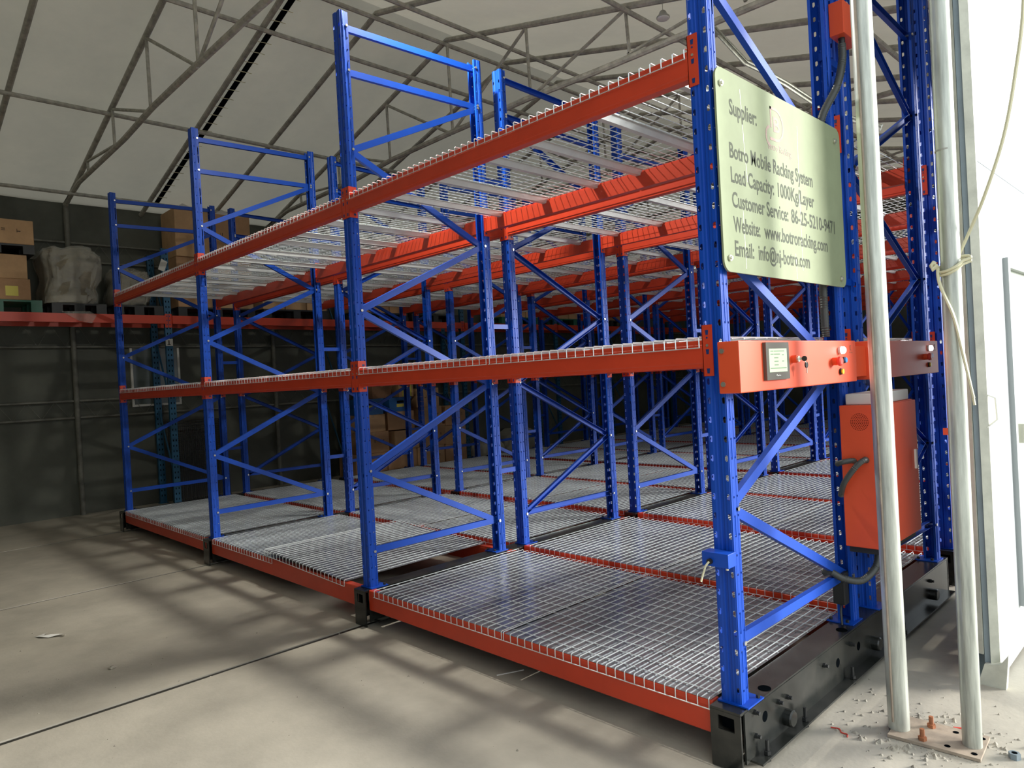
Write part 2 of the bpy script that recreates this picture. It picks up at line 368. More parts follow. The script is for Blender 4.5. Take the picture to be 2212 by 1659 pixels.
# ------------------------------------------------------------------ lamps under the roof
def high_bay(loc, lit, label, k=1.0):
    t = emp('high_bay_lamp', loc, label, 'ceiling lamp')
    ob('housing', MB().tube([(0, 0, .02), (0, 0, .05), (0, 0, .10), (0, 0, .16), (0, 0, .19)], .1, LAMPH, 20, radii=[.15, .15, .10, .075, .05]).mesh('housing', True), t)
    ob('diffuser', MB().tube([(0, 0, -.015), (0, 0, 0), (0, 0, .022)], .1, LAMPL if lit else LAMPD, 20, radii=[.10, .135, .145]).mesh('diffuser', True), t)
    zr = (Z(roof_z(loc[0]))-.04-loc[2])/k; t.scale = (k, k, k)
    ob('hanger', MB().tube([(0, 0, .18), (0, 0, max(zr, .2))], .008, PIPE, 6).mesh('hanger'), t)
    if lit:
        ld = bpy.data.lights.new('lamp_light', 'AREA'); ld.shape = 'DISK'; ld.size = .15; ld.energy = LAMP_POWER; ld.color = (1.0, .965, .87)
        lo = bpy.data.objects.new('lamp_light', ld); COL.objects.link(lo); lo.parent = t; lo.location = (0, 0, -.02)
    return t
high_bay((-2.45, .52, Z(4.34)), True, 'lit round high bay lamp above the supplier-sign rack')
high_bay((-1.93, 2.83, Z(4.34)), False, 'small round grey lamp hanging unlit beside the roof truss', .38)

def cable_pts(dz, dy): return [(-1.72, 3.0+dy, Z(4.40)+dz), (-1.54, 3.0+dy, Z(4.13)+dz), (-1.29, 3.0+dy, Z(3.77)+dz), (-1.18, 3.0+dy, Z(3.68)+dz), (-.96, 3.0+dy, Z(3.48)+dz), (-.655, 3.0+dy, Z(3.17)+dz), (-.3, 3.0+dy, Z(2.95)+dz)]
rc = ob('roof_cable', MB().tube(cable_pts(0, 0), .014, POLE, 8).tube(cable_pts(.03, .03), .012, POLE, 8).mesh('roof_cable', True)); tag(rc, 'pair of pale cables draped under the roof above the sign', 'cable')
# ------------------------------------------------------------------ mobile rack pieces
def sheet_post(octo):
    """perforated upright: folded profile, slots punched right through the steel"""
    pitch = .075; n = 49
    prof = [(-.024, .062), (-.0385, .062), (-.0385, .036), (-.0425, .031), (-.0425, 0), (-.009, 0), (-.005, .006), (.005, .006), (.009, 0), (.0425, 0), (.0425, .031), (.0385, .036), (.0385, .062), (.024, .062)]
    bm = bmesh.new(); cache = {}
    def V(x, y, z):
        k = (round(x, 5), round(y, 5), round(z, 5))
        if k not in cache: cache[k] = bm.verts.new(k)
        return cache[k]
    def face(*vs):
        vs = [v for i, v in enumerate(vs) if v is not vs[i-1]]
        try: bm.faces.new(vs)
        except ValueError: pass
    holes = {4: (.024, .0062, .012), 8: (.0185, .0062, .012)}     # segment -> centre along it, half width, half height
    small = {2: (.013, .004, .004), 3: (.014, .004, .004), 9: (.017, .004, .004), 11: (.013, .004, .004)}
    for i in range(len(prof)-1):
        a = Vector((*prof[i], 0)); c = Vector((*prof[i+1], 0)); ln = (c-a).length; d = (c-a)/ln
        def P(s, z): q = a+d*s; return V(q.x, q.y, z)
        h = None
        if ln > .02: h = (.012 if i == 4 else ln-.012, .0062, .0125) if i in (4, 8) else (ln*.52, .0042, .0042)
        if h is None:
            face(P(0, 0), P(ln, 0), P(ln, H), P(0, H)); continue
        s0, hw, hh = h; A, B = s0-hw, s0+hw
        face(P(0, 0), P(A, 0), P(A, H), P(0, H)); face(P(B, 0), P(ln, 0), P(ln, H), P(B, H))
        zprev = 0
        for k in range(n):
            zc = .055+k*pitch; z0, z1 = zc-hh, zc+hh
            face(P(A, zprev), P(B, zprev), P(B, z0), P(A, z0))
            if octo:
                ch = hw*.65
                for (sa, za, sb, zb, sc, zc2) in ((A, z0, A+ch, z0, A, z0+ch), (B, z0, B, z0+ch, B-ch, z0), (A, z1, A, z1-ch, A+ch, z1), (B, z1, B-ch, z1, B, z1-ch)):
                    face(P(sa, za), P(sb, zb), P(sc, zc2))
            zprev = z1
        face(P(A, zprev), P(B, zprev), P(B, H), P(A, H))
    bmesh.ops.recalc_face_normals(bm, faces=bm.faces)
    if octo:
        bmesh.ops.solidify(bm, geom=bm.faces[:], thickness=.002)
        bmesh.ops.recalc_face_normals(bm, faces=bm.faces)
    me = bpy.data.meshes.new('post'); bm.to_mesh(me); bm.free(); me.materials.append(BLUE); return me
POST_NEAR = sheet_post(True); POST_FAR = sheet_post(False)
PLATE = MB().box(-.055, .075, -.012, .115, .0, .006, BLUE).box(-.0365, -.0335, .0, .06, .006, .10, BLUE).box(.0335, .0365, .0, .06, .006, .10, BLUE).cyl((.06, .095, .006), (0, 0, 1), .009, .012, BLACKP, 6).cyl((-.02, .095, .006), (0, 0, 1), .009, .012, BLACKP, 6).mesh('base_plate')
NODES = [.23, .755, 1.28, 1.805, 2.33, 2.855, 3.38]
def brace_mesh(ya, za, yb, zb):
    b = MB(); A = Vector((0, ya, za)); B = Vector((0, yb, zb)); d = (B-A).normalized(); n = Vector((1, 0, 0)).cross(d)
    hw, fl, t = .021, .024, .002
    def strip(n0, n1, x0, x1):
        vs = []
        for p in (A-d*.012, B+d*.012):
            for (q, x) in ((n0, x0), (n1, x0), (n1, x1), (n0, x1)): vs.append(p+n*q+Vector((x, 0, 0)))
        b.add(vs, [(0, 1, 5, 4), (1, 2, 6, 5), (2, 3, 7, 6), (3, 0, 4, 7), (0, 3, 2, 1), (4, 5, 6, 7)], BLUE)
    strip(-hw, hw, .010, .010+t); strip(-hw, -hw+t, -fl+.010, .010); strip(hw-t, hw, -fl+.010, .010)
    return b
def end_bolts(b, pts):
    for (y, z) in pts: b.cyl((-.044, y, z), (1, 0, 0), .0065, .088, ZINC, 6)
    for (y, z) in pts: b.cyl((.0390, y, z), (1, 0, 0), .0095, .007, ZINC, 6); b.cyl((-.0460, y, z), (1, 0, 0), .0095, .007, ZINC, 6)
    return b
YA, YZ = .048, D-.048
def brace_set():
    out = []
    ends = []
    F = lambda i: (YA, NODES[i]); Rr = lambda i: (YZ, NODES[i])
    segs = [((YA, .23), (YZ, .235)), (Rr(0), F(1)), (F(1), Rr(2)), (Rr(2), F(3)), (F(3), Rr(4)), (Rr(4), F(5)), (F(5), Rr(6)), ((YA, 3.37), (YZ, 3.40)), ((YA, 3.66), (YZ, 3.69))]
    for (a, c) in segs:
        b = brace_mesh(a[0], a[1], c[0], c[1]); end_bolts(b, [a, c]); out.append(b.mesh('brace'))
    return out
BRACES = brace_set()
def beam_mesh(ln, h=.108):
    prof = [(-.002, 0), (.030, 0), (.030, -.014), (.044, -.014), (.044, -h), (.0, -h), (-.003, -h+.003), (-.003, -h+.014), (-.007, -h+.019), (-.007, -.020), (-.003, -.015), (-.003, -.002)]
    return MB().prism(prof, 'x', -ln/2, ln/2, ORANGE).mesh('beam')
BEAM_LN = L-2*(WP+.0035)
BEAM = beam_mesh(BEAM_LN)
def connector():   # seen with x=0 at the post side, plate wraps to -x over the post face
    b = MB()
    b.box(-.041, .003, -.0065, -.0025, -.142, .058, ORANGE)
    b.box(.0005, .0035, -.0065, .052, -.142, .058, ORANGE)
    for z in (.029, -.046, -.121):
        b.prism([(-.026, z+.009), (-.012, z+.009), (-.014, z-.010), (-.024, z-.010)], 'y', -.0072, -.0064, HOLE_BLUE)
        b.prism([(.024, z+.007), (.042, z+.007), (.042, z-.006), (.024, z-.006)], 'x', .0034, .0042, HOLE_BLUE)
    b.cyl((-.019, -.0065, .008), (0, -1, 0), .004, .0012, HOLE_BLUE, 8)
    b.cyl((-.019, -.0065, -.022), (0, -1, 0), .0055, .003, ZINC, 8)
    return b.mesh('connector')
CONN = connector()
SPACER = MB().box(-.012, .012, 0, G-D, -.018, .018, BLUE).box(-.012, .030, -.02, .0, -.020, .020, BLUE).box(-.012, .030, G-D, G-D+.02, -.020, .020, BLUE).mesh('row_spacer')
CY = G+D                        # depth of one carriage
def cross_beam(end):
    b = MB(); y0, y1 = -.062, CY+.062; z0 = .030
    b.box(-.060, .066, y0, y1, ZB-.012, ZB-.001, BLACK)
    b.box(.060, .068, y0+.03, y1-.03, z0, ZB-.010, BLACK)
    b.box(-.062, -.054, y0+.03, y1-.03, z0, ZB-.010, BLACK)
    b.box(.066, .118, y0+.06, y1-.06, z0, z0+.008, BLACK)
    # end plates with a rectangular window
    for (ya, yb) in ((y0, y0+.008), (y1-.008, y1)):
        b.box(-.062, -.028, ya, yb, .004, ZB-.010, BLACK); b.box(.040, .066, ya, yb, .004, ZB-.010, BLACK)
        b.box(-.028, .040, ya, yb, ZB-.028, ZB-.010, BLACK); b.box(-.028, .040, ya, yb, .004, ZB-.082, BLACK)
        b.box(-.028, .040, ya+(.03 if ya < 0 else -.03), yb+(.03 if ya < 0 else -.03), ZB-.085, ZB-.025, DARK)
    return b.mesh('base_cross_beam')
CROSS = cross_beam(True)
def wheel_mesh():
    b = MB(); b.cyl((-.032, 0, .078), (1, 0, 0), .088, .064, RUBBER, 28); b.cyl((-.060, 0, .078), (1, 0, 0), .03, .120, BLACK, 16); return b.mesh('wheel', True)
WHEEL = wheel_mesh()
HEXB = MB().cyl((0, 0, 0), (1, 0, 0), .011, .010, BLACKP, 6).cyl((.010, 0, 0), (1, 0, 0), .0075, .012, BLACKP, 8).mesh('bolt')
STUD = MB().cyl((0, 0, -.022), (0, 0, 1), .007, .085, BLACKP, 8).cyl((0, 0, .008), (0, 0, 1), .014, .014, BLACKP, 6).cyl((0, 0, -.016), (0, 0, 1), .014, .012, BLACKP, 6).mesh('stud_bolt')
CAP = MB().tube([(0, 0, 0), (.030, 0, 0), (.036, 0, 0)], .03, BLACK, 24, radii=[.034, .034, .029]).mesh('axle_cap', True)
HOLEDISC = MB().cyl((0, 0, 0), (1, 0, 0), .021, .0012, DARK, 20).mesh('access_hole')
CABLEH = MB().cyl((0, 0, 0), (0, 0, 1), .026, .002, DARK, 16).mesh('cable_hole')
BASEBEAM = {}
def base_beam(ln):
    k = round(ln, 3)
    if k not in BASEBEAM:
        BASEBEAM[k] = MB().prism([(-.030, -.004), (-.026, 0), (.018, 0), (.018, -.012), (.022, -.014), (.022, -.130), (-.026, -.130), (-.032, -.124), (-.032, -.02)], 'x', -ln/2, ln/2, ORANGE).mesh('base_beam')
    return BASEBEAM[k]
ROWS = [0.0, G]
carriage_labels = ['blue and orange mobile rack carrying the supplier sign, nearest the open floor',
                   'second mobile rack, closed up behind the one with the supplier sign',
                   'third mobile rack, middle one of the five closed-up racks',
                   'fourth mobile rack, last but one before the dark end wall',
                   'fifth mobile rack, standing against the dark end wall']
racks = []
for c in range(NC):
    y0 = c*PC
    R = emp('mobile_rack', (0, y0, 0), carriage_labels[c], 'storage rack', 'mobile pallet racks'); racks.append(R)
    for u in range(4):
        x = -u*L
        cb = ob('base_cross_beam', CROSS, R, (x, 0, 0))
        for wy in (.22, CY/2, CY-.22): ob('wheel', WHEEL, cb, (0.0, wy, 0))
        for ri, ry in enumerate(ROWS):
            for rear in (0, 1):
                pm = POST_NEAR if (c == 0 or (c == 1 and u < 2)) else POST_FAR
                p = ob('post', pm, R, (x, ry+(D if rear else 0), ZB), (0, 0, PI if rear else 0))
                pl = ob('base_plate', PLATE, p)
            for bi, bm_ in enumerate(BRACES):
                o = ob('brace', bm_, R, (x, ry, ZB))
                if ri == 1:
                    o.location = (x, ry+D, ZB); o.rotation_euler = (0, 0, PI)
        for zs in (.60, 1.72, 2.85): ob('row_spacer', SPACER, R, (x, D, Z(zs)))
    for bay in range(3):
        xm = -(bay+.5)*L
        for ri, ry in enumerate(ROWS):
            for rear in (0, 1):
                yy = ry+(D if rear else 0); rz = PI if rear else 0
                for zt in (ZM, ZU):
                    bo = ob('beam', BEAM, R, (xm, yy, Z(zt)), (0, 0, rz))
                    for sgn in (-1, 1):
                        cn = ob('connector', CONN, bo, (sgn*(-BEAM_LN/2-.0035), 0, 0))
                        if sgn == 1: pass
                        else: cn.scale = (-1, 1, 1)
                ln = L-.135
                ob('base_beam', base_beam(ln), R, (xm, yy, ZB), (0, 0, rz))
    # red splice between the two rows at base level
# near end of the front carriage: bolts, hub caps and openings on the outer face of its base
endb = [o for o in racks[0].children if o.name.startswith('base_cross_beam')][0]
for (y, z) in ((.045, -.030), (.245, -.062), (.325, -.070), (.046, -.122), (.70, -.06), (1.02, -.06), (1.6, -.06), (2.3, -.06)):
    ob('bolt', HEXB, endb, (.068, y, Z(z)))
for (y, z) in ((.305, -.145), (1.32, -.145), (2.32, -.145)): ob('axle_cap', CAP, endb, (.068, y, Z(z)))
for (y, z) in ((.128, -.078), (.86, -.10), (1.12, -.10)): ob('access_hole', HOLEDISC, endb, (.0675, y, Z(z)))
for y in (.075, .42, .95, 1.7): ob('stud_bolt', STUD, endb, (.098, y, .032))
for (x, y) in ((.035, .20), (.03, 1.02)): ob('cable_hole', CABLEH, endb, (x, y, ZB-.001))

# ------------------------------------------------------------------ wire decks
def deck_meshes(width, nw, sheet, nwire=5):
    off = .039 if sheet else .013; ya, yb = -off, D+off; b = MB(); r = .0026; pit = (width-.012)/(nw-1)
    for i in range(nw):
        x = -width/2+.006+i*pit
        b.tube([(x, ya, -.032), (x, ya, .008), (x, ya+.006, .0135), (x, yb-.006, .0135), (x, yb, .008), (x, yb, -.032)], r, GALV, nwire)
    for k in range(12):
        y = .03+k*(D-.06)/11
        b.tube([(-width/2, y, .0090), (width/2, y, .0090)], r*.8, GALV, nwire)
    for y in (ya-.004, yb+.004): b.tube([(-width/2, y, -.030), (width/2, y, -.030)], r*.9, GALV, nwire)
    wm = b.mesh('wire_mesh')
    ch = MB().prism([(-.036, .0055), (-.036, .0025), (-.024, .0025), (-.015, -.030), (.015, -.030), (.024, .0025), (.036, .0025), (.036, .0055), (.022, .0055), (.013, -.027), (-.013, -.027), (-.022, .0055)], 'y', .034, D-.034, CHAN).mesh('support_channel')
    sh = MB().box(-width/2+.004, width/2-.004, -.028, D+.028, .0005, .0030, SHEET).mesh('steel_sheet') if sheet else None
    return wm, ch, sh
DECK_U = deck_meshes(1.232, 24, False); DECK_B = deck_meshes(1.186, 24, True)
ORD = ['front', 'second', 'third', 'fourth', 'fifth', 'sixth', 'seventh', 'eighth', 'ninth', 'tenth']
BAYN = ['sign-end bay', 'middle bay', 'box-pile-end bay']
def deck(kind, x, y, z, level, row, bay, half, rot=(0, 0, 0), label=None):
    lab = label or 'galvanised mesh deck, %s level, %s rack row, %s, half nearer the %s' % (level, ORD[row], BAYN[bay], 'sign' if half == 0 else 'boxes')
    t = emp('wire_deck', (x, y, z), lab, 'wire deck', 'wire mesh decks on the racks', rot)
    wm, ch, sh = kind
    ob('wire_mesh', wm, t)
    if sh: ob('steel_sheet', sh, t)
    else:
        for dx in (-.455, 0, .455): ob('support_channel', ch, t, (dx, 0, 0))
    return t
for c in range(NC):
    for ri, ry in enumerate(ROWS):
        row = 2*c+ri; y = c*PC+ry
        for bay in range(3):
            for half in (0, 1):
                for (lev, zt) in (('middle', ZM), ('top', ZU)):
                    xc = -bay*L-(WP+.006)-.617-half*1.246
                    deck(DECK_U, xc, y, Z(zt), lev, row, bay, half)
                if bay == 0: xc = -.072-.593-half*1.190
                else: xc = -bay*L-.072-.605-half*1.206
                if c == 0 and ri == 0 and bay == 1 and half == 0:
                    deck(DECK_B, -3.395, y-.004, Z(.031), 'base', row, bay, half, (0, math.radians(2.3), math.radians(.6)), 'loose base deck slid over its neighbour and tilted, front row, middle bay')
                else: deck(DECK_B, xc, y, Z(.0), 'base', row, bay, half)

# ------------------------------------------------------------------ supplier sign on the end frame
XS = WP+.020
sg = emp('supplier_sign', (XS, 0, Z(1.672)), 'pale green supplier sign with contact details bolted to the rack end', 'sign')
def round_rect(w, h, r, n=6):
    pts = []
    for (cx, cy, a0) in ((w-r, r, -PI/2), (w-r, h-r, 0), (r, h-r, PI/2), (r, r, PI)):
        for k in range(n+1):
            a = a0+PI/2*k/n; pts.append((cx+r*math.cos(a), cy+r*math.sin(a)))
    return pts
ob('plate', MB().prism([(p[0]-.012, p[1]) for p in round_rect(1.205, .785, .045)], 'x', 0, .008, SIGN).mesh('plate'), sg)
def text_mesh(body, width, height, m, off=0.0, name='lettering'):
    cu = bpy.data.curves.new(name, 'FONT'); cu.body = body; cu.size = 1.0; cu.offset = off; cu.resolution_u = 3
    tmp = bpy.data.objects.new('tmp_text', cu); COL.objects.link(tmp)
    bpy.context.view_layer.update()
    me = bpy.data.meshes.new_from_object(tmp.evaluated_get(bpy.context.evaluated_depsgraph_get()))
    bpy.data.objects.remove(tmp); bpy.data.curves.remove(cu)
    xs = [v.co.x for v in me.vertices]; x0, x1 = min(xs), max(xs)
    for v in me.vertices:
        v.co.x = (v.co.x-x0)*width/(x1-x0); v.co.y *= height
    me.materials.clear(); me.materials.append(m); me.name = name; return me
TXROT = Matrix(((0, 0, 1), (1, 0, 0), (0, 1, 0))).to_euler()     # text x -> +Y, text y -> +Z, normal -> +X
def sign_text(body, y, z, width, h, m=SIGNT, off=.017):
    ob('lettering', text_mesh(body, width, h, m, off), sg, (.0086, y, z), TXROT)
# measured baselines (z relative to the plate's lower edge 1.672)
sign_text('Supplier:', .085, .618, .225, .086)
sign_text('Botro Mobile Racking System', .070, .447, .770, .085)
sign_text('Load Capacity:', .072, .352, .365, .085); sign_text('1000Kg/Layer', .475, .352, .372, .085)
sign_text('Customer Service:', .072, .256, .492, .085); sign_text('86-25-5210-9471', .595, .256, .482, .085)
sign_text('Website:', .073, .160, .220, .085); sign_text('www.botroracking.com', .330, .160, .648, .085)
sign_text('Email:', .075, .066, .155, .085); sign_text('info@nj-botro.com', .270, .066, .495, .085)
sign_text('Botro Racking', .405, .545, .220, .042, SIGNP, .006)
sign_text('B', .462, .628, .060, .090, SIGNP, .02)
lg = MB()
def arc(cx, cz, rx, rz, a0, a1, w, n=18):
    vs = []; fs = []
    for k in range(n+1):
        a = a0+(a1-a0)*k/n
        for q in (0, w): vs.append((.0087, cx+(rx-q)*math.cos(a), cz+(rz-q)*math.sin(a)))
    for k in range(n): fs.append((2*k, 2*k+1, 2*k+3, 2*k+2))
    lg.add(vs, fs, SIGNP)
arc(.485, .658, .075, .072, -PI/2, PI/2, .012)
lg.quad((.0087, .435, .730), (.0087, .485, .730), (.0087, .485, .718), (.0087, .435, .718), SIGNP)
lg.quad((.0087, .425, .598), (.0087, .485, .598), (.0087, .485, .586), (.0087, .425, .586), SIGNP)
lg.quad((.0087, .435, .730), (.0087, .447, .730), (.0087, .447, .640), (.0087, .435, .640), SIGNP)
arc(.425, .600, .040, .045, PI/2, PI*1.5, .012)
ob('emblem', lg.mesh('emblem'), sg)
def crease(pts):
    b = MB()
    for k in range(len(pts)-1):
        (ya, za), (yb, zb) = pts[k], pts[k+1]; n = max(2, int(abs(za-zb)/.012))
        for i in range(n):
            t0, t1 = i/n, (i+1)/n; j = lambda t: ya+(yb-ya)*t+.003*noise.noise(Vector((ya*9, (za+(zb-za)*t)*60, 0)))
            w = .0016+.0016*abs(noise.noise(Vector((za*3, t0*40, 2))))
            b.quad((.0084, j(t0)-w, za+(zb-za)*t0), (.0084, j(t0)+w, za+(zb-za)*t0), (.0084, j(t1)+w, za+(zb-za)*t1), (.0084, j(t1)-w, za+(zb-za)*t1), SIGNW)
    ob('crease', b.mesh('crease'), sg)
crease([(.178, .735), (.19, .52), (.205, .37)]); crease([(.155, .25), (.162, .02)])
crease([(.70, .70), (.69, .40), (.69, .05)]); crease([(.62, .12), (.625, .01)])
SB = MB().cyl((0, 0, 0), (1, 0, 0), .013, .007, ZINC, 6).cyl((.007, 0, 0), (1, 0, 0), .007, .006, ZINC, 8).mesh('bolt')
for (y, z) in ((.022, .720), (1.120, .715), (1.125, .040), (.028, .052)): ob('bolt', SB, sg, (.008, y, z))

# ------------------------------------------------------------------ control panels on the end frames
def control_panel(y, label, full):
    t = emp('control_panel', (WP+.006, y, Z(1.208)), label, 'control panel')
    W_, HH, LN = .088, .195, 1.145
    me = MB().box(0, W_, 0, LN, 0, HH, ORANGE2).mesh('housing'); bevel(me, .004); ob('housing', me, t)
    for z in (.035, .160): ob('bolt', MB().cyl((.020, -.001, z), (0, -1, 0), .010, .006, ZINC, 8).mesh('bolt'), t)
    X = W_
    if full:
        bz = ob('touch_screen', MB().box(X, X+.014, .185, .385, .040, .187, BEZEL).mesh('touch_screen'), t)
        ob('display', MB().box(X+.014, X+.0148, .208, .362, .070, .162, LCD).mesh('display'), bz)
        b = MB()
        for (ya, yb, z) in ((.22, .245, .150), (.25, .34, .150), (.22, .245, .138), (.25, .30, .138), (.25, .285, .124), (.25, .285, .110), (.25, .285, .096), (.318, .335, .135), (.318, .335, .110), (.215, .355, .083)):
            b.box(X+.0148, X+.0152, ya, yb, z, z+.004, LCDT)
        ob('display_text', b.mesh('display_text'), bz)
        ob('maker_mark', MB().tube([(X+.0145, .262, .056), (X+.0145, .268, .060), (X+.0145, .272, .054), (X+.0145, .280, .057), (X+.0145, .300, .056)], .0016, PAPER, 4).mesh('maker_mark'), bz)
        ks = ob('key_switch', MB().cyl((X, .445, .118), (1, 0, 0), .016, .022, ORANGE2, 16).cyl((X+.022, .445, .118), (1, 0, 0), .013, .006, ZINC, 16).mesh('key_switch', True), t)
        ob('key', MB().box(X+.028, X+.052, .4435, .4465, .113, .123, ZINC).cyl((X+.05, .443, .118), (0, 1, 0), .011, .004, BLACKP, 12).mesh('key'), ks)
        ob('spare_key', MB().tube([(X+.045, .452, .112), (X+.046, .468, .100)], .002, ZINC, 5).cyl((X+.040, .478, .092), (1, 0, 0), .013, .005, BLACKP, 12).box(X+.041, X+.044, .476, .482, .058, .084, ZINC).mesh('spare_key'), ks)
    es = ob('emergency_stop', MB().cyl((X, .865, .100), (1, 0, 0), .018, .022, ORANGE2, 16).mesh('stop_collar', True), t)
    ob('mushroom_head', MB().tube([(X+.02, .865, .100), (X+.026, .865, .100), (X+.036, .865, .100), (X+.040, .865, .100)], .02, REDP, 18, radii=[.016, .021, .021, .016]).mesh('mushroom_head', True), es)
    def button(nm, yy, zz, m, r=.012, d=.012):
        o = ob(nm, MB().cyl((X, yy, zz), (1, 0, 0), r+.003, d*.7, BLACKP, 16).mesh('button_ring', True), t)
        ob('button_face', MB().cyl((X+d*.7, yy, zz), (1, 0, 0), r, d*.5, m, 16).mesh('button_face', True), o)
    button('push_button', .988, .104, BLUEP); button('push_button', .944, .052, YELP)
    wl_ = ob('indicator_lamp', MB().cyl((X, .944, .150), (1, 0, 0), .018, .010, PAPER, 16).mesh('lamp_ring', True), t)
    ob('lamp_face', MB().tube([(X+.010, .944, .150), (X+.022, .944, .150), (X+.027, .944, .150)], .016, WLAMP, 16, radii=[.017, .017, .012]).mesh('lamp_face', True), wl_)
    em = ob('maker_emblem', MB().tube([(X+.0006, 1.085, .172), (X+.0006, 1.075, .172), (X+.0006, 1.075, .150), (X+.0006, 1.087, .150)], .0018, CARD3, 4).mesh('maker_emblem'), t)
    ob('maker_name', text_mesh('Botro Racking', .040, .010, CARD3, .004, 'maker_name'), em, (X+.0006, 1.062, .136), TXROT)
    return t
control_panel(-.060, 'orange control panel with touch screen and key, below the supplier sign', True)
control_panel(1.290, 'shaded orange control panel with white lamp, past the one with touch screen', False)
ob_link = ob('panel_link', MB().box(0, .06, 0, .20, .02, .17, ORANGE2).mesh('panel_link'), None, (WP+.008, 1.088, Z(1.208)))
tag(ob_link, 'short orange cover plate joining the two control panels', 'cover plate')

# electrical cabinet on the rack end
cab = emp('electrical_cabinet', (WP+.003, 1.085, Z(.40)), 'tall orange electrical cabinet with round vent, beside the twin pipe column', 'cabinet')
CW, CD, CHh = .180, .545, .690
me = MB().box(0, CW-.012, 0, CD, 0, CHh, ORANGE2).mesh('body'); bevel(me, .004); ob('body', me, cab)
dm = MB().box(CW-.012, CW+.004, .004, CD-.004, .004, CHh-.004, ORANGE2).mesh('door'); bevel(dm, .003); dro = ob('door', dm, cab)
ob('handle', MB().box(CW+.004, CW+.014, CD-.065, CD-.045, .33, .43, PAPER).mesh('handle'), dro)
vb = MB()
for r_, n_ in ((0.0, 1), (.008, 6), (.016, 12), (.024, 18), (.032, 24), (.040, 30)):
    for k in range(n_):
        a = 2*PI*k/n_; vb.cyl((.092+r_*math.cos(a), -.0004, .610+r_*math.sin(a)), (0, -1, 0), .0019, .0010, DARK, 6)
ob('vent', vb.mesh('vent'), cab)
ob('top_cover', bevel(MB().box(.02, .165, .03, .50, CHh+.001, CHh+.055, WPLAS).mesh('top_cover'), .006), cab)
ob('underside_tray', MB().box(.01, CW-.02, .02, CD-.02, -.03, 0, BLACKP).mesh('underside_tray'), cab)
def hose_mesh(pts, r, m, ribs=.006):
    # resample and add corrugation
    P = [Vector(p) for p in pts]; out = []
    def cr(p0, p1, p2, p3, t): return .5*((2*p1)+(-p0+p2)*t+(2*p0-5*p1+4*p2-p3)*t*t+(-p0+3*p1-3*p2+p3)*t**3)
    for i in range(len(P)-1):
        p0, p1, p2, p3 = P[max(i-1, 0)], P[i], P[i+1], P[min(i+2, len(P)-1)]; n = max(3, int((p2-p1).length/ribs))
        out += [cr(p0, p1, p2, p3, k/n) for k in range(n)]
    out.append(P[-1]); return MB().tube(out, r, m, 10, radii=[r*(1.06 if k % 2 else .93) for k in range(len(out))]).mesh('hose', True)
ob('cable_conduit', hose_mesh([(.115, .0, .425), (.117, -.030, .432), (.085, -.055, .40), (.030, -.06, .32), (-.005, -.02, .25)], .0135, HOSE, .005), cab)
ob('cable_conduit', hose_mesh([(.060, .0, .418), (.058, -.02, .425), (.02, -.045, .418), (-.012, -.03, .405)], .013, HOSE, .005), cab)
ob('cable_conduit', hose_mesh([(.10, .14, -.03), (.10, .10, -.11), (.06, .02, -.165), (.0, -.05, -.15), (-.045, -.08, -.12), (-.085, -.06, -.13)], .017, HOSE, .006), cab)

# red junction box high on the end frame with its corrugated conduit
jb = emp('junction_box', (WP+.004, 1.20, Z(2.93)), 'small orange junction box high between the rack end posts', 'junction box')
ob('body', bevel(MB().box(0, .07, 0, .225, 0, .165, ORANGE2).mesh('body'), .003), jb)
ob('cable_gland', MB().cyl((.035, .06, 0), (0, 0, -1), .016, .03, RUBBER, 12).mesh('cable_gland', True), jb)
ob('conduit', hose_mesh([(.035, .06, -.03), (.04, .04, -.12), (.03, -.02, -.26), (-.02, -.10, -.42), (-.035, -.135, -.60), (-.035, -.150, -.86), (-.035, -.150, -1.10), (-.035, -.150, -1.36), (-.035, -.145, -1.50)], .019, HOSE, .007), jb)

# blue sensor box on the front post
sb = emp('sensor_box', (0, 0, Z(.545)), 'small blue sensor box with a cable, clamped to the front post', 'sensor box')
ob('body', bevel(MB().box(-.062, .050, -.062, -.001, 0, .054, BLUE).mesh('body'), .002), sb)
ob('cable_gland', MB().cyl((-.025, -.062, .020), (0, -1, 0), .011, .012, RUBBER, 12).mesh('cable_gland', True), sb)
ob('cable', MB().tube([(-.025, -.074, .020), (-.030, -.090, .008), (-.038, -.100, -.025), (-.044, -.106, -.052)], .004, CORD, 6).mesh('cable', True), sb)
ob('bolt', MB().cyl((-.045, -.035, 0), (0, 0, -1), .006, .010, ZINC, 6).mesh('bolt'), sb); ob('bolt', MB().cyl((.035, -.045, 0), (0, 0, -1), .006, .010, ZINC, 6).mesh('bolt'), sb)

# cable run inside the low brace of the end frame, and the loose black lead at the rear post
cr_ = ob('cable_run', MB().tube([(-.012, .08, Z(.205)), (-.012, .5, Z(.202)), (-.012, .85, Z(.206)), (-.012, 1.12, Z(.200)), (-.01, 1.14, Z(.15)), (.0, 1.10, Z(.06)), (.012, 1.075, Z(.004))], .006, RUBBER, 6).mesh('cable_run', True))
tag(cr_, 'black cable running along the lowest brace below the control panel', 'cable')
ps = ob('power_supply', bevel(MB().box(-.030, .028, 1.085, 1.140, Z(.10), Z(.26), BLACKP).mesh('power_supply'), .004)); tag(ps, 'small black power unit strapped to the rear end post', 'power unit')
